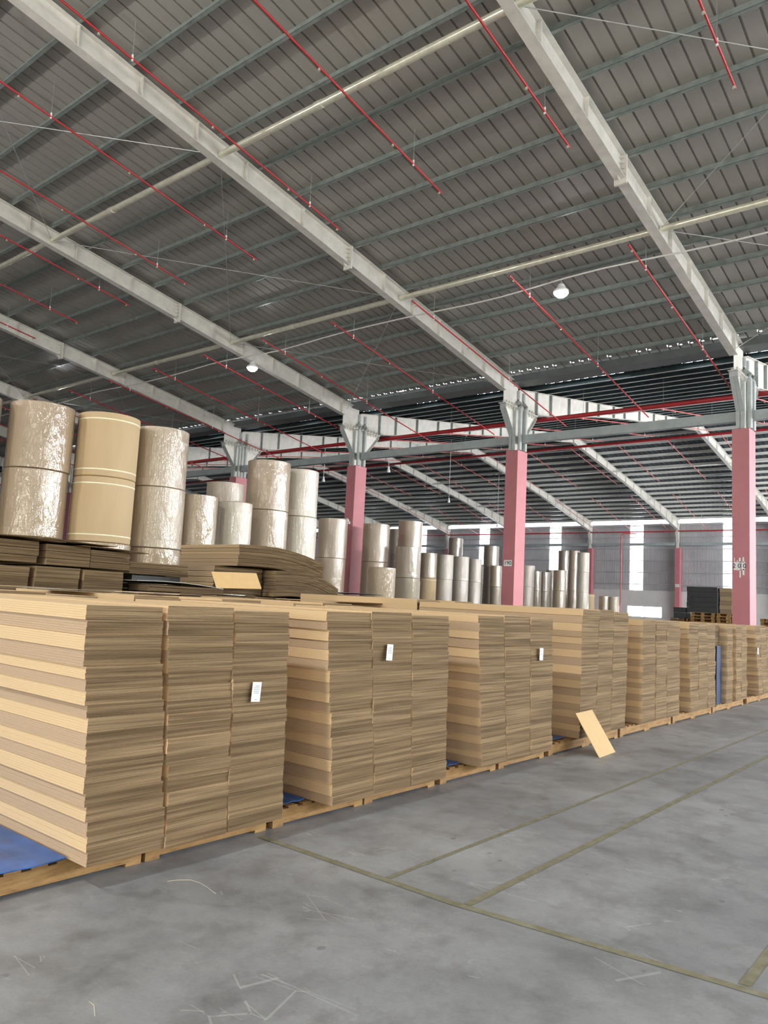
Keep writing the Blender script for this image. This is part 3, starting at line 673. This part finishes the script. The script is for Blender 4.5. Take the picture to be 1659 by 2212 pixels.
front = [
 ('nearest stack', 3.82, 1.50, [(2.195, 2.675, 2.34, 2.825), (2.72, 3.215, 2.84, 3.285), (3.22, 3.695, 3.288, 3.75)]),
 ('second stack from the left', 3.82, 1.505, [(4.06, 4.56, 4.24, 4.70), (4.565, 5.075, 4.705, 5.17), (5.08, 5.61, 5.175, 5.66)]),
 ('third stack from the left', 3.84, 1.51, [(6.12, 6.58, 6.27, 6.72), (6.59, 7.11, 6.73, 7.19), (7.12, 7.605, 7.20, 7.66)]),
 ('fourth stack behind the leaning board', 3.97, 1.62, [(8.62, 9.12, 8.60, 9.04), (9.125, 9.555, 9.05, 9.50), (9.56, 10.03, 9.51, 9.97)]),
 ('fifth stack from the left', 3.95, 1.52, [(10.50, 10.98, 10.50, 10.98), (11.02, 11.46, 11.02, 11.46), (11.47, 12.01, 11.47, 12.0)]),
 ('sixth stack from the left', 3.95, 1.50, [(12.40, 12.86, 12.55, 12.95), (12.87, 13.34, 12.96, 13.4), (13.35, 13.79, 13.41, 13.8)]),
 ('seventh stack beside the blue drape', 3.95, 1.49, [(14.50, 14.84, 14.45, 14.84), (15.05, 15.40, 15.05, 15.4), (15.41, 15.80, 15.41, 15.78)]),
 ('eighth stack at the right edge', 3.95, 1.48, [(16.36, 16.70, 16.7, 17.0), (16.71, 17.22, 17.01, 17.42), (17.23, 17.7, 17.43, 17.85)]),
]
tags = {(0, 2): (3.42, .98), (1, 1): (4.775, 1.205), (2, 2): (7.32, 1.137), (7, 0): (16.49, 1.0)}
for si, (nm, y0, z1, pl) in enumerate(front):
    for pi, (a, b_, c_, d_) in enumerate(pl):
        t = pile(a, b_, c_, d_, y0, y0+2.4, ZB, z1+(.0, .01, -.008)[pi], 'tan corrugated sheet pile, %s one in the %s' % (PW[pi], nm), 18, amp=.010 if si < 3 else .016)
        if (si, pi) in tags: gtag(t, *tags[(si, pi)], y=-.026)
# second row directly behind, only the tops show
for si, (nm, y0, z1, pl) in enumerate(front[:7]):
    for pi, (a, b_, c_, d_) in enumerate(pl):
        pile(a+.03, b_+.03, a+.03, b_+.03, y0+2.46, y0+4.75, ZB, z1+.015+.02*((si+pi) % 2), 'tan pile in the row behind the %s, %s pile' % (nm, PW[pi]), 6, layers=3, group='piles in the second row')
# third row: brown piles, some taller
def row3(x0, x1, y0, z, label, n=8, d=1.9, mt=None): return pile(x0, x1, x0, x1, y0, y0+d, ZB, z, label, n, mt or m_board_dk, 'brown piles in the third row', layers=5)
row3(3.80, 4.42, 9.0, 1.79, 'brown sheet pile at the left edge below the paper rolls', 14)
row3(4.50, 5.06, 9.0, 1.81, 'brown sheet pile below the plain kraft rolls, middle of three', 14)
row3(5.13, 5.68, 9.0, 1.80, 'brown sheet pile below the plain kraft rolls, right of three', 14)
for i, x in enumerate([5.9, 6.6, 7.3, 8.0, 8.7, 9.4, 10.2, 10.9, 11.7, 12.4, 13.2, 14.0]):
    row3(x, x+.62, 9.0, 1.50+.05*(i < 6)+.02*(i % 2), 'low brown sheet pile behind the tan stacks, %s to the right' % ORD[i], 6)
def pack(x0, x1, y0, y1, z0, h, n, label, mt=None, droop=0., name='cardboard_bundle', rz=0, jit=.015, cat='cardboard bundle', xc=.35):
    """a short pack of boards lying loose; the boards bend down towards the right end"""
    mt = mt or m_board_dk; t = thing(name, label, cat, (x0, y0, z0), None, rz); L = x1-x0; D = y1-y0
    r_ = random.Random(int(x0*100+z0*1000)); hb = h/n
    for i in range(n):
        mb = MB(); sl = 3; 
        for q in range(sl):
            oz = hb*i + hb*.94*q/sl; th = hb*.94/sl*.93; ex = r_.uniform(-.006, .006); nx = 12
            ox = r_.uniform(-jit, jit) if q == 0 else ox
            top_ = []; bot = []
            for k in range(nx+1):
                u = k/nx; dz = -droop*max(0, (u-xc))**2*1.8 + .0
                dz -= droop*.25*max(0, .25-u)
                top_.append((L*u+ox+ex, oz+th+dz)); bot.append((L*u+ox+ex, oz+dz))
            mb.prism_y(top_ + list(reversed(bot)), r_.uniform(-.006, .006), D+r_.uniform(-.006, .006))
        o = mb.build('sheet_bundle', mt, t); tn = r_.random(); o.color = (tn, tn, tn, 1)
    return t
pack(3.9, 4.50, 8.98, 10.8, 1.84, .26, 3, 'short brown pack on the leftmost brown pile')
pack(4.60, 5.16, 8.98, 10.8, 1.83, .27, 1, 'short smooth brown pack on the middle brown pile')
pack(5.19, 5.74, 8.98, 10.8, 1.83, .23, 3, 'short brown pack on the right brown pile')
def sheet(x0, x1, y0, y1, z, label, mt, rz=0., tilt=(0, 0), bend=0., th=.006, name='loose_sheet'):
    mb = MB(); L = x1-x0; nx = 10
    tp = [(L*k/nx, th+bend*math.sin(math.pi*k/nx)) for k in range(nx+1)]; bt = [(x, z_-th) for x, z_ in tp]
    mb.prism_y(tp + list(reversed(bt)), 0, y1-y0)
    o = mb.build(name, mt); o.location = (x0, y0, z); o.rotation_euler = (tilt[0], tilt[1], rz); o.color = (.3, .3, .3, 1)
    tag(o, label, 'cardboard sheet'); return o
sheet(3.7, 4.75, 8.85, 10.4, 2.115, 'loose brown sheet on the left brown pack', m_board_dk, -.03, (0, .01), .02)
sheet(4.45, 5.45, 8.80, 10.4, 2.13, 'loose brown sheet bridging the middle and right brown packs', m_board_dk, .05, (0, .02), .0)
sheet(5.0, 5.92, 8.85, 10.3, 2.085, 'loose brown sheet jutting right over the brown packs', m_board_dk, -.04, (0, .03), .01)
# heap of bent bundles
pack(8.35, 9.72, 9.0, 10.4, 1.60, .41, 7, 'lower pack of bent brown boards in the loose heap', droop=.28, rz=-.06, xc=.3)
pack(7.62, 9.42, 9.05, 10.55, 2.03, .33, 6, 'upper pack of bent brown boards on the loose heap', droop=.22, rz=-.03, xc=.3)
sheet(7.09, 7.93, 8.86, 9.13, 1.66, 'tan board tilted against the loose heap', m_tan, -.02, (1.05, -.03), 0, .008)
pack(7.35, 8.3, 9.25, 10.4, 1.585, .42, 5, 'brown pack supporting the heap behind the tan board')
pack(5.98, 6.95, 9.35, 10.6, 1.80, .17, 2, 'small brown pack lying left of the heap')
pack(6.1, 6.9, 9.45, 10.6, 1.56, .24, 2, 'dark pack under the small brown pack left of the heap', m_black)
pack(5.95, 7.2, 8.85, 9.3, 1.575, .09, 1, 'thin brown pack left of the heap in front')
sheet(5.75, 7.2, 8.80, 9.6, 1.70, 'pale grey sheet lying on the thin pack left of the heap', m_pale, .02, (0, .035), .03)
sheet(4.2, 6.1, 8.35, 8.8, 1.545, 'pale sheet along the back edge of the stacks, left', m_pale, .0, (0, 0), .004)
for i, (x, y, z, L, mt_, lb) in enumerate([
  (9.3, 8.95, 1.66, 2.0, m_black, 'black sheet right of the heap, uppermost'), (9.5, 8.8, 1.63, 1.9, m_board_dk, 'brown sheet right of the heap under the black one'),
  (9.2, 8.9, 1.60, 2.2, m_black, 'black sheet right of the heap, lowest'), (10.6, 8.85, 1.595, 2.0, m_black, 'black sheet before the wrapped rolls, centre'),
  (11.4, 8.8, 1.575, 2.2, m_board_dk, 'dark brown sheet before the wrapped rolls, centre'), (12.5, 8.8, 1.585, 1.9, m_black, 'black sheet before the distant rolls'),
  (9.7, 9.0, 1.70, 1.4, m_black, 'small black sheet topping the flat pile right of the heap')]):
    sheet(x, x+L, y, y+1.2, z, lb, mt_, rnd.uniform(-.06, .06), (0, rnd.uniform(0, .02)), .01, .008)
for i, (x, y, L, rz_, lb) in enumerate([(2.9, 6.9, 1.4, .03, 'loose tan sheet on top behind the nearest stack'), (5.0, 7.3, 1.2, -.05, 'loose tan sheet on top behind the second stack'), (7.4, 7.0, 1.6, .04, 'loose tan sheet on top behind the third stack')]):
    sheet(x, x+L, y, y+.9, 1.555, lb, m_board, rz_, (0, 0), .004)
sheet(10.4, 13.2, 6.8, 7.8, 1.56, 'dark sheet on top of the fifth and sixth stacks', m_black, .0, (0, 0), .006)
sheet(13.4, 17.0, 5.6, 7.0, 1.54, 'dark sheet on top of the seventh stack', m_black, .0, (0, 0), .006)
# blue plastic
def bluesheet(x0, x1, y0, y1, z, label):
    mb = MB(); nx = 12; tp = [(x0+(x1-x0)*k/nx, z+.006+.004*math.sin(k*1.7)) for k in range(nx+1)]; mb.prism_y(tp+[(x, q-.006) for x, q in reversed(tp)], y0, y1)
    tag(mb.build('plastic_sheet', m_blue), label, 'plastic sheet')
bluesheet(1.2, 2.33, 4.0, 6.3, .137, 'blue plastic sheet on the pallet at the lower left corner')
bluesheet(3.78, 4.2, 4.06, 6.3, .137, 'blue plastic sheet between the first and second stacks')
bluesheet(5.72, 6.24, 4.06, 6.3, .137, 'blue plastic sheet between the second and third stacks')
bluesheet(7.72, 8.5, 4.1, 6.3, .137, 'blue plastic sheet between the third and fourth stacks')
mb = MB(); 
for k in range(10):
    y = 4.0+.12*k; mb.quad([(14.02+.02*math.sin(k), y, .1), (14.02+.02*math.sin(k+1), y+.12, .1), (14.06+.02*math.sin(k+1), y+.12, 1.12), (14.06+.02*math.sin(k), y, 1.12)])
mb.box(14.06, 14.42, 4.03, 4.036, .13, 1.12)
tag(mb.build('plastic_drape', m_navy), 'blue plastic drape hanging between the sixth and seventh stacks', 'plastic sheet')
pile(13.9, 14.42, 13.9, 14.42, 4.07, 6.3, ZB, 1.48, 'recessed brown pile behind the blue plastic drape', 12, m_board_dk)

# ---------------------------------------------------------------- pallets
def pallet(w, d, label):
    t = thing('wooden_pallet', label, 'pallet', (0, 0, 0), 'pallets under the stacks')
    for y in (0, d*.33, d*.66, d-.05):
        mb = MB(); mb.box(-w/2, w/2, y, y+.045, .020, .112); mb.build('stringer', m_wood, t)
    for x in (-w/2-.0, w/2-.1):
        mb = MB(); mb.box(x, x+.1, 0, d, .001, .020); mb.build('bottom_board', m_wood, t)
    n = 7
    for i in range(n):
        x = -w/2+(w-.09)*i/(n-1); mb = MB(); mb.box(x, x+.09, 0, d, .112, .126); mb.build('deck_board', m_wood, t)
    return t
px = [(1.86, 2.83), (2.845, 3.81), (3.86, 4.825), (4.84, 5.80), (5.87, 6.85), (6.865, 7.88), (7.97, 8.90), (8.93, 9.86), (9.96, 10.9), (10.92, 11.86), (11.95, 12.9), (12.93, 13.8), (13.95, 14.85), (14.9, 15.8), (16.1, 17.0), (17.02, 17.9)]
pp = pallet(.955, 2.35, '')
for i, (a, b_) in enumerate(px):
    o = pp if i == 0 else dup(pp, (0, 0, 0)); o.location = ((a+b_)/2, 4.03, 0)
    o['label'] = 'yellowish wooden pallet at the aisle edge, %s from the left' % ORD[i]
for i, (a, b_) in enumerate(px[1:]):
    o = dup(pp, ((a+b_)/2, 6.5, 0)); o['label'] = 'wooden pallet in the hidden second row, %s from the left' % ORD[i]
    o = dup(pp, ((a+b_)/2, 8.98, 0)); o['label'] = 'wooden pallet in the hidden third row, %s from the left' % ORD[i]

# leaning board
mb = MB(); mb.box(-.25, .25, 0, .008, 0, .53); o = mb.build('leaning_board', m_tan); o.location = (8.63, 3.635, 0); o.rotation_euler = (-.52, 0, .04)
o.rotation_euler = (math.radians(-33), 0, .05)
tag(o, 'pale tan board leaning against the fourth stack on the floor', 'board')
# straw scraps
for pts, lb in (([(2.76, 3.68, .004), (2.80, 3.64, .012), (2.835, 3.58, .02), (2.85, 3.51, .018), (2.848, 3.44, .012), (2.842, 3.39, .006), (2.84, 3.36, .004)], 'thin curled straw strand on the floor before the nearest stack'),
                ([(1.80, 2.83, .004), (1.79, 2.78, .012), (1.76, 2.72, .004)], 'tiny pale strand on the floor at the bottom left')):
    mb = MB(); mb.tube(pts, .0012, 6); tag(mb.build('strap_scrap', m_straw), lb, 'strand')

# ---------------------------------------------------------------- background goods on the right
def small_pallet(w, d):
    t = thing('stacked_pallet', '', 'pallet', (0, 0, 0), 'empty pallets in the right background')
    for x in (-w/2, -.06, w/2-.12):
        for y in (0, d/2-.06, d-.12):
            mb = MB(); mb.box(x, x+.12, y, y+.12, .022, .118); mb.build('block', m_wood, t)
    mb = MB(); 
    for i in range(6): mb.box(-w/2+(w-.1)*i/5, -w/2+(w-.1)*i/5+.1, 0, d, .118, .138)
    mb.build('top_deck', m_wood, t)
    mb = MB()
    for x in (-w/2, -.06, w/2-.12): mb.box(x, x+.12, 0, d, .0, .022)
    mb.build('bottom_deck', m_wood, t); return t
sp = small_pallet(1.15, 1.0); first = True
for ci, (x, y, n) in enumerate(((36.2, 9.15, 13), (36.2, 10.25, 13), (36.6, 11.3, 11), (35.0, 7.1, 12), (35.0, 6.0, 13))):
    for i in range(n):
        o = sp if first else dup(sp, (0, 0, 0)); first = False
        o.location = (x+.02*math.sin(i*2.1), y+.02*math.cos(i*3.3), i*.139)
        o['label'] = 'empty wooden pallet, %s from floor, %s background stack from the %s' % (ORD[i], ('third', 'second', 'first')[ci] if ci < 3 else ('second', 'first')[ci-3], 'left' if ci < 3 else 'right edge')
for ci, (y, lb) in enumerate(((9.2, 'right'), (10.28, 'left'))):
    pass
def blk(x0, x1, y0, y1, z0, z1, n, label, mt):
    t = thing('board_block', label, 'board pile', (x0, y0, z0)); hb = (z1-z0)/n
    for i in range(n):
        mb = MB(); a = .012*math.sin(i*1.7)
        mb.box(a, x1-x0+a, a, y1-y0+a, hb*i, hb*(i+.97)); o = mb.build('sheet_bundle', mt, t); o.color = ((i % 2)*.8,)*3+(1,)
blk(35.7, 36.25, 10.15, 11.45, 1.81, 2.95, 5, 'black board pile on pallets in the right background', m_black)
blk(35.9, 36.6, 9.6, 10.1, 1.81, 2.93, 6, 'olive brown board pile beside the black one', m_board_dk)
blk(36.7, 37.4, 9.5, 10.0, 1.81, 2.88, 6, 'olive brown board pile behind the black one, right side', m_board_dk)
blk(35.6, 36.4, 11.5, 12.0, 1.53, 2.0, 2, 'low black board pile left of the tall black one', m_black)
